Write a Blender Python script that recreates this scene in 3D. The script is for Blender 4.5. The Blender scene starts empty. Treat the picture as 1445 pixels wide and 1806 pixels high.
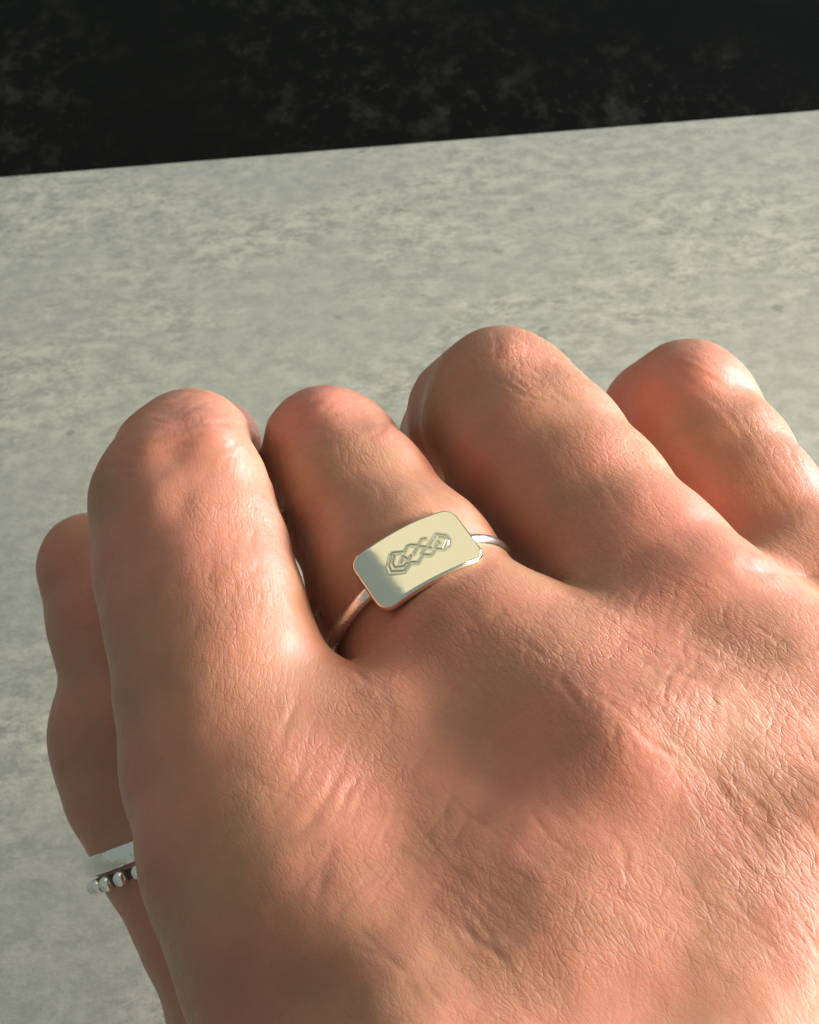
import bpy, math, random
import numpy as np
from mathutils import Matrix, Vector

# ------------------------------------------------------------------ camera
sc = bpy.context.scene
CAM_H = 0.180
PITCH = math.radians(42.0)
ROLL = math.radians(4.67)
FPX, CX, CY = 3333.0, 722.5, 903.0
F = Vector((0, math.cos(PITCH), -math.sin(PITCH)))
R0 = Vector((1, 0, 0))
U0 = R0.cross(F)
XR = math.cos(ROLL) * R0 - math.sin(ROLL) * U0
UP = math.sin(ROLL) * R0 + math.cos(ROLL) * U0
CAM = Vector((0, 0, CAM_H))
cd = bpy.data.cameras.new('camera')
cam = bpy.data.objects.new('camera', cd)
sc.collection.objects.link(cam)
M = Matrix.Identity(4)
for i in range(3):
    M[i][0], M[i][1], M[i][2], M[i][3] = XR[i], UP[i], -F[i], CAM[i]
cam.matrix_world = M
cd.sensor_fit = 'HORIZONTAL'
cd.sensor_width = 36
cd.lens = 36 * FPX / 1445
cd.clip_start, cd.clip_end = 0.005, 20
cd.dof.use_dof = True
cd.dof.focus_distance = 0.160
cd.dof.aperture_fstop = 170
sc.camera = cam

# ------------------------------------------------------------------ world, lamps, exposure
w = bpy.data.worlds.new('World')
sc.world = w
w.use_nodes = True
bg = w.node_tree.nodes['Background']
bg.inputs[0].default_value = (0.76, 0.90, 0.86, 1)
bg.inputs[1].default_value = 0.30

def area(name, loc, target, sx, sy, radiance, col):
    l = bpy.data.lights.new(name, 'AREA')
    l.shape = 'RECTANGLE'; l.size = sx; l.size_y = sy
    l.energy = radiance * math.pi * sx * sy
    l.color = col
    o = bpy.data.objects.new(name, l)
    sc.collection.objects.link(o)
    o.location = loc
    d = Vector(target) - Vector(loc)
    o.rotation_euler = d.to_track_quat('-Z', 'Y').to_euler()
    return o
area('window_light', (0.95, 0.60, 0.225), (0.02, 0.12, 0.07), 0.70, 0.28, 31.0, (0.80, 0.92, 1.0))
area('added_near_lamp', (0.30, 0.03, 0.130), (0.02, 0.10, 0.07), 0.115, 0.115, 57.0, (1.0, 0.88, 0.69))  # added warm lamp, set close so its falloff brightens the hand's right side
area('warm_ceiling_light', (0.22, 0.64, 1.15), (0.05, 0.16, 0.0), 1.50, 1.3, 0.62, (1.0, 0.86, 0.52))

sc.view_settings.view_transform = 'Standard'
sc.view_settings.look = 'None'
sc.view_settings.exposure = 0.0
sc.view_settings.gamma = 1.0
sc.cycles.use_denoising = True
sc.cycles.max_bounces = 8

# ------------------------------------------------------------------ helpers
XRn, UPn, Fn, CAMn = (np.array(v[:]) for v in (XR, UP, F, CAM))

def c2w(p):
    """camera frame millimetres (x right, y down, z away) -> world metres"""
    p = np.asarray(p, float) * 0.001
    return CAMn + p[..., 0:1] * XRn - p[..., 1:2] * UPn + p[..., 2:3] * Fn

def P(px, py, d):
    return np.array([(px - CX) / FPX * d, (py - CY) / FPX * d, d])

def nrm(v):
    v = np.asarray(v, float)
    return v / np.linalg.norm(v, axis=-1, keepdims=True)

def tag(o, label=None, cat=None, group=None, kind=None):
    if label: o['label'] = label
    if cat: o['category'] = cat
    if group: o['group'] = group
    if kind: o['kind'] = kind
    return o

def link(name, me, mat=None, parent=None):
    o = bpy.data.objects.new(name, me)
    sc.collection.objects.link(o)
    if mat: me.materials.append(mat)
    if parent:
        o.parent = parent
        o.matrix_parent_inverse = parent.matrix_world.inverted()
    return o

def mesh(name, verts, faces, smooth=True):
    me = bpy.data.meshes.new(name)
    verts = np.asarray(verts, np.float32)
    if isinstance(faces, np.ndarray):
        n, k = faces.shape
        me.vertices.add(len(verts)); me.vertices.foreach_set('co', verts.ravel())
        me.loops.add(n * k); me.loops.foreach_set('vertex_index', faces.astype(np.int32).ravel())
        me.polygons.add(n)
        me.polygons.foreach_set('loop_start', np.arange(0, n * k, k, dtype=np.int32))
        me.update(calc_edges=True)
        me.validate()
    else:
        me.from_pydata(verts.tolist(), [], faces)
    me.polygons.foreach_set('use_smooth', [smooth] * len(me.polygons))
    me.update()
    return me

def noise3(p, seed=0):
    """smooth value noise in -1..1 on points (n,3)"""
    p = np.asarray(p, float)
    i = np.floor(p).astype(np.int64)
    f = p - i
    f = f * f * f * (f * (f * 6 - 15) + 10)
    def h(ix, iy, iz):
        n = (ix * 374761393 + iy * 668265263 + iz * 2147483647 + seed * 144665) & 0xffffffff
        n = ((n ^ (n >> 13)) * 1274126177) & 0xffffffff
        n = n ^ (n >> 16)
        return (n & 0xffff) / 32767.5 - 1
    r = 0
    for a in (0, 1):
        wa = f[:, 0] if a else 1 - f[:, 0]
        for b in (0, 1):
            wb = f[:, 1] if b else 1 - f[:, 1]
            for c in (0, 1):
                wc = f[:, 2] if c else 1 - f[:, 2]
                r = r + wa * wb * wc * h(i[:, 0] + a, i[:, 1] + b, i[:, 2] + c)
    return r

def fbm(p, oct=3, seed=0):
    r, a, s = 0, 1, 0
    for k in range(oct):
        r = r + a * noise3(p * 2 ** k, seed + k); s += a; a *= .5
    return r / s

class NT:
    """tiny node-graph helper"""
    def __init__(self, name):
        self.m = bpy.data.materials.new(name); self.m.use_nodes = True
        self.t = self.m.node_tree; self.t.nodes.clear()
        self.out = self.t.nodes.new('ShaderNodeOutputMaterial')
    def n(self, typ, ins=None, **kw):
        nd = self.t.nodes.new('ShaderNode' + typ)
        for k, v in kw.items(): setattr(nd, k, v)
        for k, v in (ins or {}).items(): self.set(nd.inputs[k], v)
        return nd
    def set(self, sock, v):
        if isinstance(v, bpy.types.NodeSocket): self.t.links.new(v, sock)
        elif isinstance(v, bpy.types.Node): self.t.links.new(v.outputs[0], sock)
        else: sock.default_value = v
    def math(self, op, a, b=0.0, c=0.0, clamp=False):
        nd = self.n('Math', {0: a, 1: b, 2: c}, operation=op); nd.use_clamp = clamp
        return nd.outputs[0]
    def mix(self, f, a, b, mode='MIX'):
        nd = self.t.nodes.new('ShaderNodeMix'); nd.data_type = 'RGBA'; nd.blend_type = mode
        self.set(nd.inputs[0], f); self.set(nd.inputs[6], a); self.set(nd.inputs[7], b)
        return nd.outputs[2]
    def ramp(self, f, stops, interp='LINEAR'):
        nd = self.n('ValToRGB', {0: f}); cr = nd.color_ramp; cr.interpolation = interp
        while len(cr.elements) < len(stops): cr.elements.new(.5)
        for e, (p, c) in zip(cr.elements, stops):
            e.position = p; e.color = c if len(c) == 4 else (*c, 1)
        return nd.outputs[0]
    def noise(self, vec, scale, detail=4, rough=.5, dist=0.0, lac=2.0):
        return self.n('TexNoise', {'Vector': vec, 'Scale': scale, 'Detail': detail, 'Roughness': rough, 'Distortion': dist, 'Lacunarity': lac})
    def vmap(self, vec, scale=(1, 1, 1), rot=(0, 0, 0), loc=(0, 0, 0)):
        return self.n('Mapping', {'Vector': vec, 'Scale': scale, 'Rotation': rot, 'Location': loc}).outputs[0]

# ------------------------------------------------------------------ materials
def mat_table():
    g = NT('grey_stone_laminate')
    tc = g.n('TexCoord').outputs['Object']
    v = g.vmap(tc, (0.72, 1.0, 1.0))
    big = g.noise(v, 34, 3, .6, .2)
    mid = g.noise(v, 300, 7, .78, .12)
    fine = g.noise(v, 800, 5, .75, .1)
    streak = g.noise(g.vmap(tc, (0.16, 1.0, 1.0)), 190, 5, .7, .1)
    m1 = g.ramp(mid.outputs[0], [(.42, (0, 0, 0)), (.60, (1, 1, 1))])
    m2 = g.ramp(fine.outputs[0], [(.50, (0, 0, 0)), (.62, (1, 1, 1))])
    m3 = g.ramp(streak.outputs[0], [(.44, (0, 0, 0)), (.62, (1, 1, 1))])
    m4 = g.ramp(big.outputs[0], [(.40, (0, 0, 0)), (.60, (1, 1, 1))])
    c = g.mix(m1, (.27, .272, .25, 1), (.47, .46, .40, 1))
    c = g.mix(g.math('MULTIPLY', g.math('MULTIPLY', m2, m4), .65), c, (.52, .51, .44, 1))
    c = g.mix(g.math('MULTIPLY', m3, .28), c, (.25, .257, .24, 1))
    c = g.mix(g.math('MULTIPLY_ADD', m4, -.55, .55), c, (.36, .36, .33, 1))
    spots = g.noise(v, 260, 2, .5, 0)
    sp = g.ramp(spots.outputs[0], [(.26, (1, 1, 1)), (.31, (0, 0, 0))])
    c = g.mix(g.math('MULTIPLY', sp, .5), c, (.14, .15, .13, 1))
    h = g.math('ADD', mid.outputs[0], g.math('MULTIPLY', fine.outputs[0], .6))
    b = g.n('Bump', {'Strength': .25, 'Distance': .0004, 'Height': h})
    r = g.math('MULTIPLY_ADD', m1, .10, .34)
    p = g.n('BsdfPrincipled', {'Base Color': c, 'Roughness': r, 'Normal': b, 'Specular IOR Level': .5})
    g.set(g.out.inputs[0], p.outputs[0])
    return g.m

def mat_marble():
    g = NT('black_marbled_stone')
    tc = g.n('TexCoord').outputs['Object']
    a = g.noise(g.vmap(tc, (1, .6, 1)), 150, 7, .75, .2)
    b = g.noise(tc, 9, 3, .5, .5)
    v = g.ramp(a.outputs[0], [(.50, (0, 0, 0)), (.80, (1, 1, 1))])
    k = g.ramp(b.outputs[0], [(.42, (0, 0, 0)), (.66, (1, 1, 1))])
    fl = g.ramp(g.noise(tc, 420, 4, .7).outputs[0], [(.60, (0, 0, 0)), (.74, (1, 1, 1))])
    f = g.math('ADD', g.math('MULTIPLY', v, k), g.math('MULTIPLY', g.math('MULTIPLY', fl, k), .8), clamp=True)
    c = g.mix(f, (.0022, .0024, .0024, 1), (.05, .048, .042, 1))
    bp = g.n('Bump', {'Strength': .15, 'Distance': .001, 'Height': a.outputs[0]})
    p = g.n('BsdfPrincipled', {'Base Color': c, 'Roughness': .5, 'Normal': bp, 'Specular IOR Level': .05})
    g.set(g.out.inputs[0], p.outputs[0])
    return g.m

def mat_silver(name, rough=.12, bump=0.0, scale=900, col=(.93, .91, .85, 1)):
    g = NT(name)
    tc = g.n('TexCoord').outputs['Object']
    n = g.noise(tc, scale, 3, .6, .5)
    r = g.math('MULTIPLY_ADD', n.outputs[0], .10, rough)
    p = g.n('BsdfPrincipled', {'Base Color': col, 'Metallic': 1.0, 'Roughness': r})
    if bump:
        bp = g.n('Bump', {'Strength': 1.0, 'Distance': bump, 'Height': n.outputs[0]})
        g.set(p.inputs['Normal'], bp.outputs[0])
    g.set(g.out.inputs[0], p.outputs[0])
    return g.m

def mat_plain(name, col, rough):
    g = NT(name)
    tc = g.n('TexCoord').outputs['Object']
    n = g.noise(tc, 300, 3)
    c = g.mix(n.outputs[0], tuple(x * .8 for x in col) + (1,), tuple(x * 1.2 for x in col) + (1,))
    p = g.n('BsdfPrincipled', {'Base Color': c, 'Roughness': rough})
    g.set(g.out.inputs[0], p.outputs[0])
    return g.m

def mat_skin():
    g = NT('skin')
    ch = g.n('Attribute', attribute_name='chart').outputs['Vector']
    tc = g.n('TexCoord').outputs['Object']
    wr = g.n('Attribute', attribute_name='wrinkle').outputs['Fac']
    red = g.n('Attribute', attribute_name='redness').outputs['Fac']
    # colour
    n1 = g.noise(tc, 70, 3, .5, .2).outputs[0]
    n2 = g.noise(tc, 260, 4, .6, .2).outputs[0]
    n3 = g.noise(tc, 1400, 3, .6, 0).outputs[0]
    tan = (.46, .24, .148, 1); pink = (.46, .19, .13, 1); olive = (.34, .185, .095, 1)
    c = g.mix(g.ramp(n1, [(.38, (0, 0, 0)), (.62, (1, 1, 1))]), tan, pink)
    c = g.mix(g.math('MULTIPLY', g.ramp(n2, [(.42, (0, 0, 0)), (.68, (1, 1, 1))]), .45), c, olive)
    c = g.mix(red, c, (.60, .23, .17, 1))
    c = g.mix(g.math('MULTIPLY', g.ramp(n3, [(.35, (1, 1, 1)), (.55, (0, 0, 0))]), .22), c, (.42, .18, .12, 1))
    # skin lines: cells of the skin lattice in millimetre chart coordinates
    wob = g.n('VectorMath', {0: g.noise(g.vmap(ch, (.35, .35, .35)), 1.0, 2).outputs['Color'], 1: (.5, .5, .5)}, operation='SUBTRACT')
    wob = g.n('VectorMath', {0: wob.outputs[0], 'Scale': .9}, operation='SCALE')
    cw = g.n('VectorMath', {0: ch, 1: wob.outputs[0]}, operation='ADD').outputs[0]
    def lat(scale, st, rot, seed, width):
        v = g.vmap(cw, (st[0], st[1], 1), (0, 0, rot), (seed, seed * .7, 0))
        vo = g.n('TexVoronoi', {'Vector': v, 'Scale': scale, 'Randomness': .95}, voronoi_dimensions='2D', feature='DISTANCE_TO_EDGE')
        return g.ramp(vo.outputs['Distance'], [(0, (0, 0, 0)), (width, (.75, .75, .75)), (min(1, width * 2.6), (1, 1, 1))], 'EASE')
    la = lat(1.25, (1.25, .50), .25, 3, .09)      # main furrows, long along the finger
    lb = lat(2.1, (1.1, .55), -.5, 11, .12)
    lc = lat(4.2, (1.0, .8), .1, 23, .25)
    ld = lat(.42, (1.9, .55), .10, 31, .04)
    h = g.math('MULTIPLY', la, .55)
    h = g.math('ADD', h, g.math('MULTIPLY', lb, .38))
    h = g.math('ADD', h, g.math('MULTIPLY', ld, .5))
    mod = g.ramp(g.noise(ch, .16, 3, .6).outputs[0], [(.35, (.25, .25, .25)), (.62, (1, 1, 1))])
    h = g.math('MULTIPLY', h, g.math('MULTIPLY', wr, mod))
    h = g.math('ADD', h, g.math('MULTIPLY', lc, .10))
    h = g.math('ADD', h, g.math('MULTIPLY', g.noise(ch, 3.0, 4, .65).outputs[0], .22))
    h = g.math('ADD', h, g.math('MULTIPLY', g.noise(ch, .9, 2, .6).outputs[0], .25))
    b = g.n('Bump', {'Strength': 1.0, 'Distance': .000062, 'Height': h})
    # furrows sit a little redder
    fur = g.math('MULTIPLY', g.math('SUBTRACT', 1.0, g.math('MULTIPLY', la, lb)), g.math('MULTIPLY', wr, .42))
    c = g.mix(fur, c, (.40, .14, .095, 1))
    r = g.math('MULTIPLY_ADD', g.noise(ch, 1.3, 3).outputs[0], .22, .35)
    p = g.n('BsdfPrincipled', {'Base Color': c, 'Roughness': r, 'Normal': b, 'Specular IOR Level': .5,
                               'Subsurface Weight': .85, 'Subsurface Radius': (1.0, .32, .16), 'Subsurface Scale': .0016, 'Coat Weight': .12, 'Coat Roughness': .40})
    p.subsurface_method = 'RANDOM_WALK'
    g.set(g.out.inputs[0], p.outputs[0])
    return g.m

M_TABLE, M_MARBLE, M_SKIN = mat_table(), mat_marble(), mat_skin()
M_SILVER = mat_silver('polished_silver', .055, 0.000004, 700, col=(.96, .90, .76, 1))
M_BANDM = mat_silver('brushed_silver', .22, .000006, 1500)
M_HAMMER = mat_silver('hammered_silver', .08, .00025, 450)
M_BEAD = mat_silver('silver_bead', .10, .00001, 1200)
M_EMBLEM = mat_silver('stamped_silver', .16, .0, 1200, col=(.82, .77, .62, 1))
M_OXID = mat_plain('oxidised_silver', (.03, .027, .024), .45)
M_STRIP = mat_plain('brown_sealant', (.06, .045, .03), .6)

# ------------------------------------------------------------------ setting
def box(name, lo, hi, mat, bevel=0.0):
    import bmesh
    bm = bmesh.new()
    bmesh.ops.create_cube(bm, size=1)
    for v in bm.verts:
        v.co = Vector([(lo[i] + hi[i]) / 2 + v.co[i] * (hi[i] - lo[i]) for i in range(3)])
    if bevel:
        bmesh.ops.bevel(bm, geom=list(bm.edges), offset=bevel, segments=3, affect='EDGES', profile=.6)
    me = bpy.data.meshes.new(name); bm.to_mesh(me); bm.free()
    me.polygons.foreach_set('use_smooth', [False] * len(me.polygons))
    return link(name, me, mat)

EDGE_Y = CAM_H / math.tan(PITCH - math.atan((CY - 254) / FPX))
tag(box('tabletop', (-0.9, -0.5, -0.03), (0.9, EDGE_Y, 0), M_TABLE, .0006), kind='structure')
tag(box('dark_worktop', (-1.2, EDGE_Y + .004, -0.034), (1.2, EDGE_Y + 1.1, -0.004), M_MARBLE, .0006), kind='structure')
tag(box('sealant_strip', (-0.9, EDGE_Y + .0002, -0.03), (0.9, EDGE_Y + .0038, -0.0032), M_STRIP), kind='structure')

# ------------------------------------------------------------------ hand as an implicit surface
# stations: (pixel x, pixel y, half width in pixels, distance in mm) -> 3D joints with radii
def chain(st):
    return [(P(a, b, d), r * d / FPX) for a, b, r, d in st]

# ring frame on the middle finger
RING_R = 9.05
A3 = nrm(P(850, 1160, 162) - P(592, 800, 174))        # finger axis, towards the palm
tp = np.array([.885, -.465, 0]); tp[2] = -(tp @ A3) / A3[2]
RT = nrm(tp)                                          # along the plate
RN = nrm(np.cross(RT, A3)); RN = RN if RN[2] < 0 else -RN
RA = nrm(np.cross(RN, RT)); RA = RA if RA @ A3 > 0 else -RA
RC = P(736, 975, 159.3) - RN * (RING_R + 1.0)
rc_px = (CX + RC[0] / RC[2] * FPX, CY + RC[1] / RC[2] * FPX, RC[2])
print('ring centre px', rc_px, 'N', RN, 'T', RT, 'A', A3)

INDEX = chain([(342, 788, 90, 178), (325, 822, 124, 175), (320, 890, 162, 171), (342, 1000, 176, 167), (368, 1100, 182, 162.8),
               (394, 1220, 192, 159), (418, 1350, 203, 155.5), (460, 1500, 219, 150.5), (540, 1690, 228, 144.5)])
INDEX2 = chain([(340, 798, 92, 179), (378, 786, 80, 189), (395, 865, 80, 204)])
INDEX3 = chain([(395, 860, 80, 204), (400, 1010, 75, 205), (400, 1120, 70, 200)])
MID = chain([(580, 776, 88, 184), (583, 804, 122, 181), (630, 886, 141, 176)]) + [(RC - RA * 3.5 + RT * .5, RING_R - .1), (RC + RA * 3.5 + RT * .4, RING_R - .1)] + \
      chain([(845, 1165, 180, 163), (940, 1265, 180, 158), (1065, 1390, 180, 150)])
MID2 = chain([(570, 806, 92, 184), (592, 820, 82, 196), (650, 870, 84, 208)])
MID3 = chain([(650, 870, 84, 208), (675, 980, 78, 212), (685, 1090, 70, 205)])
RINGF = chain([(888, 692, 112, 190), (897, 738, 150, 187), (952, 815, 165, 182), (1030, 905, 166, 177), (1125, 1010, 170, 171),
               (1228, 1112, 172, 165.5), (1395, 1270, 172, 158.5)])
RINGF2 = chain([(880, 718, 112, 190), (838, 738, 118, 196), (800, 780, 98, 208)])
RINGF3 = chain([(800, 780, 98, 208), (860, 930, 80, 218), (900, 1040, 75, 212)])
PINK = chain([(1215, 695, 88, 198), (1233, 735, 110, 195), (1280, 815, 122, 191), (1340, 905, 128, 186), (1440, 1030, 132, 180), (1660, 1210, 140, 168)])
PINK2 = chain([(1212, 708, 92, 198), (1150, 730, 86, 202), (1105, 768, 76, 210)])
PINK3 = chain([(1105, 768, 76, 210), (1130, 880, 70, 220), (1180, 960, 65, 216)])
THUMB = chain([(150, 992, 84, 200), (182, 1020, 108, 200), (208, 1100, 118, 199), (240, 1200, 124, 198), (240, 1290, 142, 197), (262, 1380, 146, 196),
               (318, 1500, 142, 194), (375, 1620, 138, 191), (450, 1790, 150, 186), (560, 2000, 190, 176)])
PALM = [chain([(560, 1690, 205, 144.5), (900, 2450, 250, 122)]),
        chain([(1065, 1390, 178, 150.5), (1330, 1750, 190, 142), (1650, 2400, 230, 129)]),
        chain([(1395, 1270, 176, 160.5), (1700, 1650, 190, 152), (2050, 2300, 230, 138)]),
        chain([(1700, 1190, 150, 170), (2000, 1550, 170, 160), (2300, 2200, 220, 136)]),
        # webs and the flesh under the knuckles
        chain([(480, 1400, 140, 154), (690, 1330, 150, 158), (860, 1290, 150, 161.5)]),
        chain([(640, 1400, 150, 154), (760, 1430, 150, 154), (890, 1420, 160, 154.5), (1000, 1530, 150, 153.5)]),
        chain([(600, 1600, 180, 146), (830, 1640, 185, 147.5), (1060, 1600, 175, 148.5)]),
        chain([(950, 1215, 145, 162.5), (1070, 1190, 150, 164.5), (1190, 1150, 150, 168.5)]),
        chain([(1110, 1260, 150, 158.5), (1240, 1350, 168, 153.5), (1400, 1500, 185, 149), (1560, 1750, 195, 146)]),
        chain([(760, 1800, 200, 138.5), (980, 1760, 200, 139), (1230, 1740, 200, 141)]),
        chain([(760, 2000, 215, 131), (1200, 2050, 220, 131)]),
        chain([(1150, 1420, 165, 155), (1270, 1420, 165, 157.5), (1420, 1400, 165, 160), (1700, 1900, 190, 149)]),
        chain([(1230, 1120, 145, 173), (1370, 1110, 132, 176), (1500, 1110, 140, 178)]),
        chain([(1450, 1270, 160, 167), (1600, 1330, 160, 169), (1900, 1750, 180, 160)]),
        chain([(620, 1600, 200, 158), (1150, 1450, 200, 168), (1500, 1300, 180, 176), (1750, 1200, 150, 182)]),
        chain([(760, 1640, 185, 150), (1000, 1620, 190, 146), (1200, 1800, 200, 142)]),
        chain([(520, 1750, 190, 155), (700, 2200, 230, 150)]),
        chain([(560, 2000, 200, 172), (1100, 2400, 260, 150)]),
        chain([(1300, 2300, 420, 135), (1700, 3100, 430, 125)])]

def smin(a, b, k):
    h = np.clip(.5 + .5 * (b - a) / k, 0, 1)
    return b + (a - b) * h - k * h * (1 - h)

def seg(p, a, b, ra, rb):
    ab = (b - a).astype(np.float32); pa = p - a.astype(np.float32)
    t = np.clip(pa @ ab / np.float32(ab @ ab), 0, 1)
    d = pa - t[:, None] * ab
    return np.sqrt(np.einsum('ij,ij->i', d, d)) - (ra + (rb - ra) * t)

def chain_sdf(p, ch, k=1.6):
    r = None
    for (a, ra), (b, rb) in zip(ch[:-1], ch[1:]):
        d = seg(p, a, b, ra, rb)
        r = d if r is None else smin(r, d, k)
    return r + .25

def ball(p, c, r):
    d = p - c.astype(np.float32)
    return np.sqrt(np.einsum('ij,ij->i', d, d)) - r

def fingers(p):
    out = []
    for a, b, c in ((INDEX, INDEX2, INDEX3), (MID, MID2, MID3), (RINGF, RINGF2, RINGF3), (PINK, PINK2, PINK3)):
        d = chain_sdf(p, a)
        e = smin(chain_sdf(p, b), chain_sdf(p, c), 1.5)
        out.append(smin(d, e, 4.5))
    t = chain_sdf(p, THUMB, 2.5)
    t = smin(t, ball(p, P(225, 1300, 197), 130 * 197 / FPX), 2.0)
    out.append(t)
    return out

def palm(p):
    r = None
    for c in PALM:
        d = chain_sdf(p, c, 4)
        r = d if r is None else smin(r, d, 7.0)
    return r

def full(p):
    f = fingers(p)
    m = f[0]
    for d in f[1:4]:
        # fingers pressed together: joined skin with a deep furrow along the contact
        fur = 1.5 * np.exp(-((m - d) / 1.0) ** 2) * np.exp(-(np.minimum(m, d) / 2.0) ** 2)
        m = smin(m, d, 1.9) + fur
    q = smin(m, palm(p), 4.0)
    return smin(q, f[4], .6)

def surface_nets(lo, hi, h):
    ax = [np.arange(lo[i], hi[i] + h, h, dtype=np.float32) for i in range(3)]
    n = [len(a) for a in ax]
    # coarse pass so that only blocks near the surface are evaluated fully
    G = np.stack(np.meshgrid(*ax, indexing='ij'), -1)
    cs = 4
    C = G[::cs, ::cs, ::cs]
    vc = full(C.reshape(-1, 3)).reshape(C.shape[:3])
    near = np.abs(vc) < h * cs * 1.9
    big = np.repeat(np.repeat(np.repeat(near, cs, 0), cs, 1), cs, 2)[:n[0], :n[1], :n[2]]
    # blocks are anchored at their corner: shift by half a block
    big = big | np.roll(big, -cs // 2, 0); big = big | np.roll(big, -cs // 2, 1); big = big | np.roll(big, -cs // 2, 2)
    V = np.repeat(np.repeat(np.repeat(vc, cs, 0), cs, 1), cs, 2)[:n[0], :n[1], :n[2]].copy()
    V[big] = full(G[big])
    s = V < 0
    cnt = np.zeros((n[0] - 1, n[1] - 1, n[2] - 1), np.float32)
    pos = np.zeros(cnt.shape + (3,), np.float32)
    corners = [(i, j, k) for i in (0, 1) for j in (0, 1) for k in (0, 1)]
    sl = lambda A, c: A[c[0]:c[0] + n[0] - 1, c[1]:c[1] + n[1] - 1, c[2]:c[2] + n[2] - 1]
    for a in corners:
        for axis in range(3):
            if a[axis]: continue
            b = list(a); b[axis] = 1; b = tuple(b)
            va, vb = sl(V, a), sl(V, b)
            m = sl(s, a) != sl(s, b)
            t = np.where(m, va / np.where(m, va - vb, 1), 0)
            cnt += m
            for q in range(3):
                pos[..., q] += m * (a[q] + (t if q == axis else 0))
    act = cnt > 0
    idx = -np.ones(cnt.shape, np.int64); idx[act] = np.arange(act.sum())
    base = np.stack(np.nonzero(act), -1)
    verts = (base + pos[act] / cnt[act][:, None]) * h + np.array(lo)
    quads = []
    for axis in range(3):
        a = [slice(None)] * 3; b = [slice(None)] * 3
        a[axis] = slice(0, -1); b[axis] = slice(1, None)
        m = s[tuple(a)] != s[tuple(b)]
        ii = np.stack(np.nonzero(m), -1)
        u, v = [(1, 2), (2, 0), (0, 1)][axis]
        ok = (ii[:, u] > 0) & (ii[:, v] > 0) & (ii[:, u] < n[u] - 1) & (ii[:, v] < n[v] - 1)
        ii = ii[ok]
        def cell(du, dv):
            c = ii.copy(); c[:, u] -= du; c[:, v] -= dv
            return idx[c[:, 0], c[:, 1], c[:, 2]]
        q = np.stack([cell(1, 1), cell(0, 1), cell(0, 0), cell(1, 0)], -1)
        flip = ~s[ii[:, 0], ii[:, 1], ii[:, 2]]
        q[flip] = q[flip][:, ::-1]
        quads.append(q)
    q = np.concatenate(quads)
    return verts, q[(q >= 0).all(1)]

def vnormals(me):
    a = np.empty(len(me.vertices) * 3, np.float32)
    me.vertex_normals.foreach_get('vector', a)
    return a.reshape(-1, 3)

def build_hand():
    v, q = surface_nets((-42, -20, 118), (66, 92, 226), 0.9)
    # orientation: camera frame is left handed (y down, z away is right handed) -> keep and check normals below
    me = mesh('hand_base', v, q)
    o = link('hand_base', me)
    md = o.modifiers.new('s', 'SUBSURF'); md.levels = 2; md.subdivision_type = 'CATMULL_CLARK'
    dg = bpy.context.evaluated_depsgraph_get()
    me2 = bpy.data.meshes.new_from_object(o.evaluated_get(dg))
    bpy.data.objects.remove(o)
    n = len(me2.vertices)
    co = np.empty(n * 3, np.float32); me2.vertices.foreach_get('co', co); co = co.reshape(-1, 3)
    N = vnormals(me2)
    d0 = full(co); d1 = full(co + N * .3)
    if np.mean(d1 - d0) < 0:
        me2.flip_normals(); me2.update(); N = vnormals(me2); print('flipped')
    for _ in range(2):
        d0 = full(co)
        co = co - N * np.clip(d0, -1, 1)[:, None] * .9
    me2.vertices.foreach_set('co', co.astype(np.float32).ravel()); me2.update()
    N = vnormals(me2)
    co, chart, wr, red = detail(co, N)
    # flat arrays -> final mesh in world space
    wco = c2w(co)
    me2.vertices.foreach_set('co', wco.astype(np.float32).ravel())
    me2.update()
    at = me2.attributes.new('chart', 'FLOAT_VECTOR', 'POINT'); at.data.foreach_set('vector', chart.astype(np.float32).ravel())
    at = me2.attributes.new('wrinkle', 'FLOAT', 'POINT'); at.data.foreach_set('value', wr.astype(np.float32))
    at = me2.attributes.new('redness', 'FLOAT', 'POINT'); at.data.foreach_set('value', red.astype(np.float32))
    # is the shell inside out after the change of frame?
    Nw = vnormals(me2)
    s = c2w(co + N * .1) - wco
    if np.mean(np.einsum('ij,ij->i', Nw, s)) < 0:
        me2.flip_normals(); print('flip world')
    me2.polygons.foreach_set('use_smooth', [True] * len(me2.polygons))
    me2.name = 'hand'
    print('hand verts', n)
    return link('hand', me2, M_SKIN)

HA = nrm(P(590, 800, 178) - P(1110, 1400, 150))   # towards the fingertips
HN = nrm(np.cross(HA, P(1430, 1270, 154) - P(560, 1690, 141))); HN = HN if HN[2] < 0 else -HN
HB = nrm(np.cross(HA, HN)); HB = HB if HB[0] > 0 else -HB

# relief of the skin: (x, y, radius, height mm, stretch, angle) marks laid on the dorsal side
BUMPS = [(372, 748, 34, .55, 1.4, .3), (300, 800, 30, -.40, 1.5, -.7), (255, 872, 55, .35), (318, 880, 30, -.28, 1.6, -.8), (400, 800, 34, .30, 1.3, 1.0),
         (560, 712, 30, .35, 1.6, -.2), (640, 735, 30, -.22, 1.6, .5), (760, 810, 45, -.3, 1.6, 1.0), (880, 655, 60, .25), (960, 640, 40, -.2, 1.5, .9), (905, 608, 30, .2),
         (1240, 660, 40, .25), (1300, 700, 36, -.15),
         (880, 1290, 130, -.40, 2.3, .92), (1085, 1300, 60, .5, 2.0, .85), (630, 1700, 90, .35, 1.3, .9), (560, 1480, 120, -.35), 
         (1330, 1250, 50, -.4, 3.0, .75), (1340, 1640, 90, -.5, 1.6, .5), (330, 1760, 90, -.5)]
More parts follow.
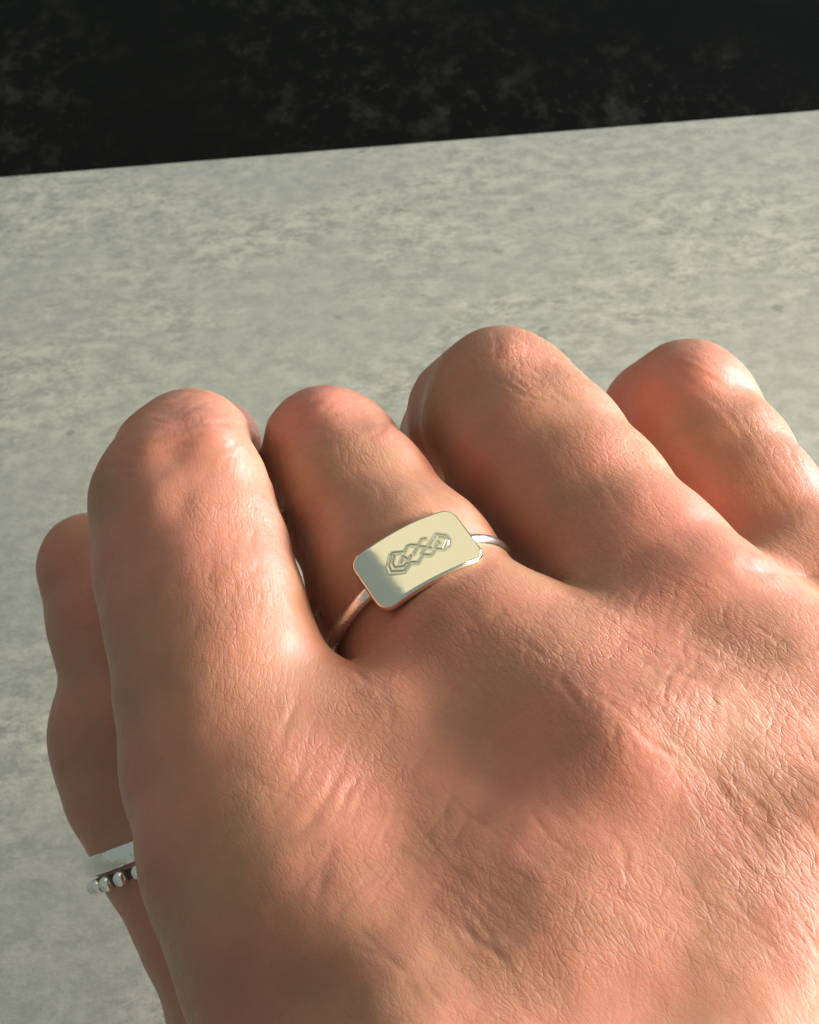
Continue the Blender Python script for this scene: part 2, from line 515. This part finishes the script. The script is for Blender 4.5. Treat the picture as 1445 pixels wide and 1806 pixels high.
CREASES = [([(100, 1112), (135, 1104), (175, 1112)], 6, -.25), ([(100, 1378), (130, 1345), (160, 1300)], 7, -.25), ([(70, 975), (110, 985), (150, 975)], 5, -.12),
           ([(270, 770), (330, 752), (400, 760)], 6, -.16), ([(262, 800), (320, 782), (380, 792)], 5, -.13), ([(300, 735), (350, 722), (400, 730)], 5, -.13),
           ([(500, 735), (560, 715), (640, 730)], 5, -.13), ([(520, 760), (590, 745), (660, 765)], 5, -.10), ([(830, 640), (880, 625), (950, 650)], 5, -.12), ([(845, 670), (900, 668), (980, 700)], 5, -.10),
           ([(1170, 640), (1230, 632), (1290, 660)], 5, -.10),
           ([(645, 1284), (590, 1380), (519, 1483)], 7, -.14), ([(631, 1361), (600, 1430), (567, 1487)], 6, -.10), ([(582, 1516), (570, 1560), (556, 1604)], 7, -.16),
           ([(538, 1197), (515, 1260), (488, 1328)], 6, -.12), ([(450, 1345), (400, 1362)], 7, -.10), ([(660, 1190), (690, 1250), (672, 1330)], 7, -.12),
           ([(515, 1485), (523, 1520)], 5, -.12), ([(1070, 1460), (1098, 1500), (1105, 1545), (1140, 1560)], 6, -.20), ([(925, 1120), (985, 1200), (1050, 1280)], 6, -.14),
           ([(1040, 1210), (1130, 1300), (1220, 1360)], 6, -.10), ([(700, 742), (640, 770), (600, 772)], 5, -.10), ([(560, 745), (600, 700), (612, 700)], 5, -.12),
           ([(880, 640), (900, 660), (870, 625)], 5, -.12), ([(905, 612), (915, 650), (950, 660)], 5, -.12), ([(985, 660), (1020, 690)], 5, -.12), ([(1005, 640), (1050, 672)], 5, -.10),
           ([(365, 800), (410, 788), (445, 790)], 5, -.10), ([(375, 822), (420, 806), (455, 808)], 5, -.08), ([(330, 850), (380, 832), (420, 830)], 5, -.07),
           ([(1255, 690), (1290, 740), (1340, 800)], 5, -.10), ([(1240, 620), (1270, 660), (1300, 670)], 5, -.10),
           ([(597, 1165), (625, 1172), (650, 1200), (700, 1215)], 7, -.25), ([(985, 1045), (1060, 1062), (1130, 1050)], 7, -.22), ([(1315, 1000), (1380, 1010), (1470, 1025)], 7, -.35)]
# (centre x, y, spread x, y, direction, length, count, width, depth)
FOLDS = [(640, 1400, 90, 110, 2.15, 120, 34, 5, -.07), (420, 980, 40, 120, 1.75, 60, 50, 4, -.06), (1200, 1180, 130, 90, .55, 130, 60, 4, -.07),
         (1180, 1200, 110, 90, 1.75, 80, 60, 4, -.07), (1330, 1500, 110, 130, .85, 150, 60, 5, -.08), (1300, 1520, 110, 130, 2.1, 60, 40, 4, -.05), (830, 1620, 150, 100, .75, 110, 60, 5, -.07),
         (1060, 870, 60, 90, .95, 70, 40, 4, -.05), (1360, 820, 50, 70, .95, 90, 30, 4, -.07), (600, 735, 70, 30, .1, 70, 26, 4, -.11), (910, 650, 60, 35, .35, 60, 26, 4, -.11), (910, 650, 60, 35, 1.6, 40, 14, 4, -.09),
         (345, 765, 70, 35, .05, 70, 26, 4, -.11), (1250, 660, 50, 35, .5, 60, 20, 4, -.11), (830, 1090, 70, 40, .8, 60, 30, 4, -.05), (660, 820, 50, 40, .9, 50, 24, 4, -.04)]
WRINK = [(1180, 1200, 240, 170, .9), (1350, 1500, 220, 230, .7), (430, 1000, 90, 190, .6), (620, 1320, 130, 150, .6), (1080, 860, 110, 190, .55), (1380, 800, 110, 160, .6),
         (840, 1090, 120, 80, .5), (950, 640, 120, 70, .5), (850, 1650, 220, 120, .5), (240, 1250, 120, 500, -.25), (920, 1380, 110, 120, -.35), (640, 830, 90, 80, .3)]
REDS = [(940, 1400, 130, .5), (330, 760, 80, .5), (580, 730, 70, .4), (910, 640, 80, .4), (1250, 660, 80, .5), (1000, 1250, 90, .3), (430, 1450, 90, -.3), (150, 1000, 90, .4), (1090, 640, 120, .4), (1150, 900, 110, .5), (1060, 1450, 90, .35), (240, 1400, 160, .1), (900, 1500, 130, .3), (320, 950, 80, .25), (560, 700, 60, .3), (1200, 1000, 90, .35),  # skin flush; marks in the hollow by the middle knuckle paint its red-brown shade
        (350, 1000, 60, .2), (260, 1150, 120, -.3), (560, 1150, 60, -.4), (650, 1720, 120, -.4), (1300, 1650, 160, -.35), (1250, 1330, 90, -.4), (600, 820, 80, -.2)]

def detail(co, N):
    f = np.stack(fingers(co), -1)
    pl = palm(co)
    px = CX + co[:, 0] / co[:, 2] * FPX
    py = CY + co[:, 1] / co[:, 2] * FPX
    org = P(1110, 1400, 150)
    pc = np.stack([(co - org) @ HB, (co - org) @ HA, (co - org) @ HN], -1)
    # finger charts: length along the axis, arc round it
    wsum = np.full(len(co), 1e-6); acc = np.zeros_like(pc)
    wp = np.exp(-np.clip(pl, 0, 20) / 4.0); acc += pc * wp[:, None]; wsum += wp
    for k, c in enumerate((INDEX, MID, RINGF, PINK, THUMB)):
        a, b = c[0][0], c[-1][0]
        ax = nrm(a - b); m = c[-1][0]
        t = (co - m) @ ax
        # radial direction from the local centre line
        pts = np.array([s[0] for s in c]); tt = (pts - m) @ ax
        o = np.argsort(tt)
        cen = np.stack([np.interp(t, tt[o], pts[o, i]) for i in range(3)], -1)
        rad = co - cen
        nn = nrm(HN - (HN @ ax) * ax); bb = np.cross(ax, nn); bb = bb if bb @ HB > 0 else -bb
        x, y = rad @ bb, rad @ nn
        ang = np.arctan2(x, y)
        mb = (m - org) @ HB; ma = (m - org) @ HA
        fc = np.stack([mb + ang * 8.2, ma + t, y * 0], -1)
        wk = np.exp(-np.clip(f[:, k], 0, 20) / .8) * np.clip((t - 3) / 26, 0, 1) ** 2
        acc += fc * (wk * 3)[:, None]; wsum += wk * 3
    chart = acc / wsum[:, None]
    # ---- relief in mm: broad unevenness, folds of the knuckles, creases of the back of the hand
    h = .20 * fbm(co / 7.0, 2, 5) + .06 * fbm(co / 2.4, 2, 9)
    front = np.clip((-(N * nrm(co)).sum(1) + .15) / .35, 0, 1)
    def seg2(x0, y0, x1, y1):
        dx, dy = x1 - x0, y1 - y0
        t = np.clip(((px - x0) * dx + (py - y0) * dy) / (dx * dx + dy * dy + 1e-6), 0, 1)
        return np.hypot(px - x0 - t * dx, py - y0 - t * dy), t
    def bump(x, y, r, a, sx=1.0, ang=0.0):
        c_, s_ = math.cos(ang), math.sin(ang)
        u, v = (px - x) * c_ + (py - y) * s_, -(px - x) * s_ + (py - y) * c_
        return a * np.exp(-((u / (r * sx)) ** 2 + (v / r) ** 2)) * front
    for q in BUMPS: h += bump(*q)
    hc = np.zeros(len(co))
    nz = fbm(co / 1.7, 2, 61); nz2 = fbm(co / 2.6, 2, 62)
    def ends(pts):
        e0 = np.hypot(px - pts[0][0], py - pts[0][1]); e1 = np.hypot(px - pts[-1][0], py - pts[-1][1])
        return np.clip(np.minimum(e0, e1) / 45, 0, 1)
    wpx = px + 9 * fbm(co / 3.0, 2, 63); wpy = py + 9 * fbm(co / 3.0, 2, 64); px0, py0 = px, py
    px, py = wpx, wpy
    for pts, wd, a in CREASES:
        d = np.full(len(co), 1e9)
        for p0, p1 in zip(pts[:-1], pts[1:]):
            d = np.minimum(d, seg2(*p0, *p1)[0])
        wj = wd * (1 + .35 * nz); env = np.clip(.55 + .9 * nz2, .1, 1.2) * ends(pts)
        hc += .55 * a * env * (np.exp(-(d / wj) ** 2) - .3 * np.exp(-((d - 2.4 * wj) / (1.3 * wj)) ** 2))
    rng = random.Random(7)
    for cx, cy, rx, ry, ang, L, n, wd, a in FOLDS:
        for _ in range(n):
            x = cx + rng.gauss(0, rx); y = cy + rng.gauss(0, ry); t = ang + rng.gauss(0, .16); l = L * rng.uniform(.5, 1.3) / 2
            bend = rng.gauss(0, .12) * l
            dx, dy = math.cos(t) * l, math.sin(t) * l
            m = (np.abs(px - x) < l + 30) & (np.abs(py - y) < l + 30) & (front > 0)
            if not m.any(): continue
            X, Y = px[m], py[m]
            u = ((X - x) * dx + (Y - y) * dy) / (l * l); v = (-(X - x) * dy + (Y - y) * dx) / l
            v = v + bend * (u * u - .5)
            w_ = wd * rng.uniform(.7, 1.3)
            hc[m] += .42 * a * rng.uniform(.5, 1.2) * np.exp(-(v / w_) ** 2) * np.clip(1.2 - u * u, 0, 1)
    px, py = px0, py0
    h += np.clip(hc, -.22, .12) * front
    wr = .30 + .0 * px
    for x, y, rx, ry, a in WRINK:
        wr = wr + a * np.exp(-((px - x) / rx) ** 2 - ((py - y) / ry) ** 2)
    wr = np.clip(wr * (1 + .35 * fbm(co / 6.0, 2, 77)), .05, 1.3)
    red = .22 + .5 * fbm(co / 8.0, 2, 40) + .25 * fbm(co / 2.5, 2, 41)
    for x, y, r_, a in REDS:
        red = red + a * np.exp(-(((px - x) ** 2 + (py - y) ** 2) / r_ ** 2))
    co = co + N * h[:, None]
    return co, chart, wr, np.clip(red, 0, 1)

hand = build_hand()
tag(hand, 'right hand in a loose fist seen from behind, held over the grey tabletop', 'hand')

def dirw(v):
    return v[0] * XRn - v[1] * UPn + v[2] * Fn

# ------------------------------------------------------------------ rings
def empty(name, loc):
    o = bpy.data.objects.new(name, None); o.location = loc; o.empty_display_size = .005
    sc.collection.objects.link(o); bpy.context.view_layer.update(); return o

def dirw(v):
    return v[0] * XRn - v[1] * UPn + v[2] * Fn

def child(name, me, mat, parent):
    o = link(name, me, mat); o.parent = parent
    o.matrix_parent_inverse = parent.matrix_world.inverted()
    return o

def torus(C, e1, e2, ax, R, prof, n=160, closed=True, a0=0, a1=2 * math.pi, wob=0):
    """sweep a closed profile [(radial, axial)] round centre C (camera mm); returns world verts, faces"""
    V = []; m = len(prof)
    th = np.linspace(a0, a1, n, endpoint=not closed)
    for t in th:
        r = math.cos(t) * e1 + math.sin(t) * e2
        for pr, pa in prof:
            V.append(C + r * (R + pr) + ax * pa)
    Fc = []
    for i in range(n if closed else n - 1):
        j = (i + 1) % n
        for k in range(m):
            l = (k + 1) % m
            Fc.append((i * m + k, i * m + l, j * m + l, j * m + k))
    if not closed:
        Fc.append(tuple(range(m))); Fc.append(tuple((n - 1) * m + k for k in reversed(range(m))))
    return c2w(np.array(V)), Fc

def circle(r, n=14, sx=1, sy=1):
    return [(r * sx * math.cos(2 * math.pi * k / n), r * sy * math.sin(2 * math.pi * k / n)) for k in range(n)]

def fixn(me):
    import bmesh
    bm = bmesh.new(); bm.from_mesh(me); bmesh.ops.recalc_face_normals(bm, faces=bm.faces); bm.to_mesh(me); bm.free(); return me

sig = empty('signet_ring', c2w(RC))
tag(sig, 'silver ring with a rectangular plate stamped with a braid, on the middle finger', 'ring')
# band: open arc running from one end of the plate round the finger to the other
ga = math.radians(27)
V, Fc = torus(RC, RN, RT, RA, RING_R + .1, circle(.60, 20, .9, 1.0), 180, False, ga, 2 * math.pi - ga)
child('band', fixn(mesh('band', V, Fc)), M_BANDM, sig)

# plate: curved rounded rectangle; emblem is a grooved height field
PLR, PL, PW, PT, CORN = 13.5, 10.85, 6.0, 1.1, 1.25
EMB = [[(200, 560), (150, 740), (190, 840), (440, 840), (560, 700)], [(200, 550), (240, 510), (440, 500)],
       [(255, 560), (215, 690), (260, 770), (430, 760), (500, 700)], [(440, 500), (500, 400), (560, 375), (690, 380)],
       [(690, 380), (760, 270), (830, 250)], [(375, 690), (420, 580), (520, 640)], [(520, 640), (565, 570)],
       [(560, 690), (700, 690), (785, 555)], [(620, 530), (690, 400), (850, 410)], [(760, 530), (820, 430)],
       [(790, 550), (940, 555), (1015, 430)], [(860, 410), (1030, 150)], [(870, 420), (930, 420)],
       [(1000, 420), (1060, 290), (1090, 320)], [(1050, 155), (1200, 160), (1275, 240), (1270, 340), (1180, 430), (1020, 435)],
       [(1070, 195), (1180, 200), (1225, 240), (1160, 405)]]
PC = RC + RN * (RING_R + 1.0)
def to_plate(x, y):
    r = P(670 + x * .0969, 925 + y * .0969, 1.0)
    q = r * ((PC @ RN) / (r @ RN)) - PC
    return q @ RT, q @ RA
def plate_xyz(u, v, z):
    """u along, v across (towards the palm), z height above the curved top (mm)"""
    a = u / PLR
    return PC + RT * (np.sin(a) * (PLR + z))[..., None] + RA * v[..., None] + RN * ((PLR + z) * np.cos(a) - PLR)[..., None]
def rr(u, v):
    qx = np.abs(u) - (PL / 2 - CORN); qy = np.abs(v) - (PW / 2 - CORN)
    return np.hypot(np.maximum(qx, 0), np.maximum(qy, 0)) + np.minimum(np.maximum(qx, qy), 0) - CORN
def groove(u, v):
    d = np.full(u.shape, 9.0)
    for st in EMB:
        pts = [np.array(to_plate(*q)) for q in st]
        for a, b in zip(pts[:-1], pts[1:]):
            ab = b - a; t = np.clip(((u - a[0]) * ab[0] + (v - a[1]) * ab[1]) / (ab @ ab), 0, 1)
            d = np.minimum(d, np.hypot(u - a[0] - t * ab[0], v - a[1] - t * ab[1]))
    return d
nu, nv = 290, 160
# a square grid squeezed onto the rounded rectangle
U, Vv = np.meshgrid(np.linspace(-1, 1, nu), np.linspace(-1, 1, nv), indexing='ij')
def squeeze(U, Vv):
    u = U * PL / 2; v = Vv * PW / 2
    # push points of the corner squares onto arcs
    cx, cy = PL / 2 - CORN, PW / 2 - CORN
    ex, ey = np.maximum(np.abs(u) - cx, 0), np.maximum(np.abs(v) - cy, 0)
    m = np.maximum(ex, ey); L = np.hypot(ex, ey); k = np.where(L > 1e-9, m / np.maximum(L, 1e-9), 1)
    k = np.where((ex > 0) & (ey > 0), k, 1)
    return np.sign(u) * (np.minimum(np.abs(u), cx) + ex * k), np.sign(v) * (np.minimum(np.abs(v), cy) + ey * k)
u, v = squeeze(U, Vv)
e = -rr(u, v)                                  # distance inside the rim
gd = groove(u, v)
z = -.055 * np.exp(-(gd / .07) ** 2) + .02 * np.exp(-((gd - .17) / .06) ** 2)
z = z - .26 * np.clip(1 - e / .30, 0, 1) ** 2
z = z + .012 * fbm(np.stack([u.ravel() * .5, v.ravel() * .5, u.ravel() * 0], -1), 2, 3).reshape(u.shape)
top = plate_xyz(u, v, z).reshape(-1, 3)
bot = plate_xyz(u, v, np.full(u.shape, -PT)).reshape(-1, 3)
gi = np.arange(nu * nv).reshape(nu, nv)
q = np.stack([gi[:-1, :-1], gi[1:, :-1], gi[1:, 1:], gi[:-1, 1:]], -1).reshape(-1, 4)
emb = (gd[:-1, :-1] < .26).reshape(-1)
rim = np.concatenate([gi[:, 0], gi[-1, 1:], gi[-2::-1, -1], gi[0, -2:0:-1]])
side = np.stack([rim, np.roll(rim, -1), np.roll(rim, -1) + nu * nv, rim + nu * nv], -1)
# flip so that the top faces outwards
allf = np.concatenate([q[~emb], side[:, ::-1], q[:, ::-1] + nu * nv])
W = c2w(np.concatenate([top, bot]))
e1 = W[q[0][1]] - W[q[0][0]]; e2 = W[q[0][3]] - W[q[0][0]]
if np.cross(e1, e2) @ dirw(RN) < 0: allf = allf[:, ::-1]; q = q[:, ::-1]
plate = child('plate', mesh('plate', W, allf), M_SILVER, sig)
def sub(verts, faces):
    ids, inv = np.unique(faces, return_inverse=True)
    return verts[ids], inv.reshape(faces.shape)
ev, ef = sub(W, q[emb])
child('emblem', mesh('emblem', ev, ef), M_EMBLEM, plate)

# thumb rings
TA = nrm(np.array([.36, .93, -.10]))
TC, TR = P(306, 1476, 194.4), 142 * 194.4 / FPX + .3
t1 = nrm(np.array([-1, 0, 0]) - (np.array([-1, 0, 0]) @ TA) * TA); t2 = np.cross(TA, t1)
hb = empty('flat_band_ring', c2w(TC))
tag(hb, 'plain hammered silver band on the thumb, above the beaded ring', 'ring')
prof = [(-.35, -1.0), (.40, -1.03), (.52, -1.0), (.62, -.88), (.74, -.6), (.83, -.25), (.86, 0), (.83, .25), (.74, .6), (.62, .88), (.52, 1.0), (.40, 1.03), (-.35, 1.0)]
V, Fc = torus(TC - TA * .2, t1, t2, TA, TR + .1, prof, 200)
child('band', fixn(mesh('band', V, Fc)), M_HAMMER, hb)
bd = empty('beaded_ring', c2w(TC + TA * 2.0))
tag(bd, 'silver ring of round beads on the thumb, right below the plain band', 'ring')
V, Fc = torus(TC + TA * 1.75, t1, t2, TA, TR + .12, circle(.5, 12, .9, 1.2), 160)
child('band', fixn(mesh('band', V, Fc)), M_OXID, bd)
import bmesh
bm = bmesh.new(); bmesh.ops.create_icosphere(bm, subdivisions=3, radius=.00079)
bme = bpy.data.meshes.new('bead'); bm.to_mesh(bme); bm.free()
bme.polygons.foreach_set('use_smooth', [True] * len(bme.polygons)); bme.materials.append(M_BEAD)
NB = 25
for k in range(NB):
    t = 2 * math.pi * (k + .15) / NB
    b = bpy.data.objects.new('bead', bme); sc.collection.objects.link(b)
    p = c2w(TC + TA * 1.85 + (math.cos(t) * t1 + math.sin(t) * t2) * (TR + .62))
    b.parent = bd; b.location = Vector(p) - bd.location
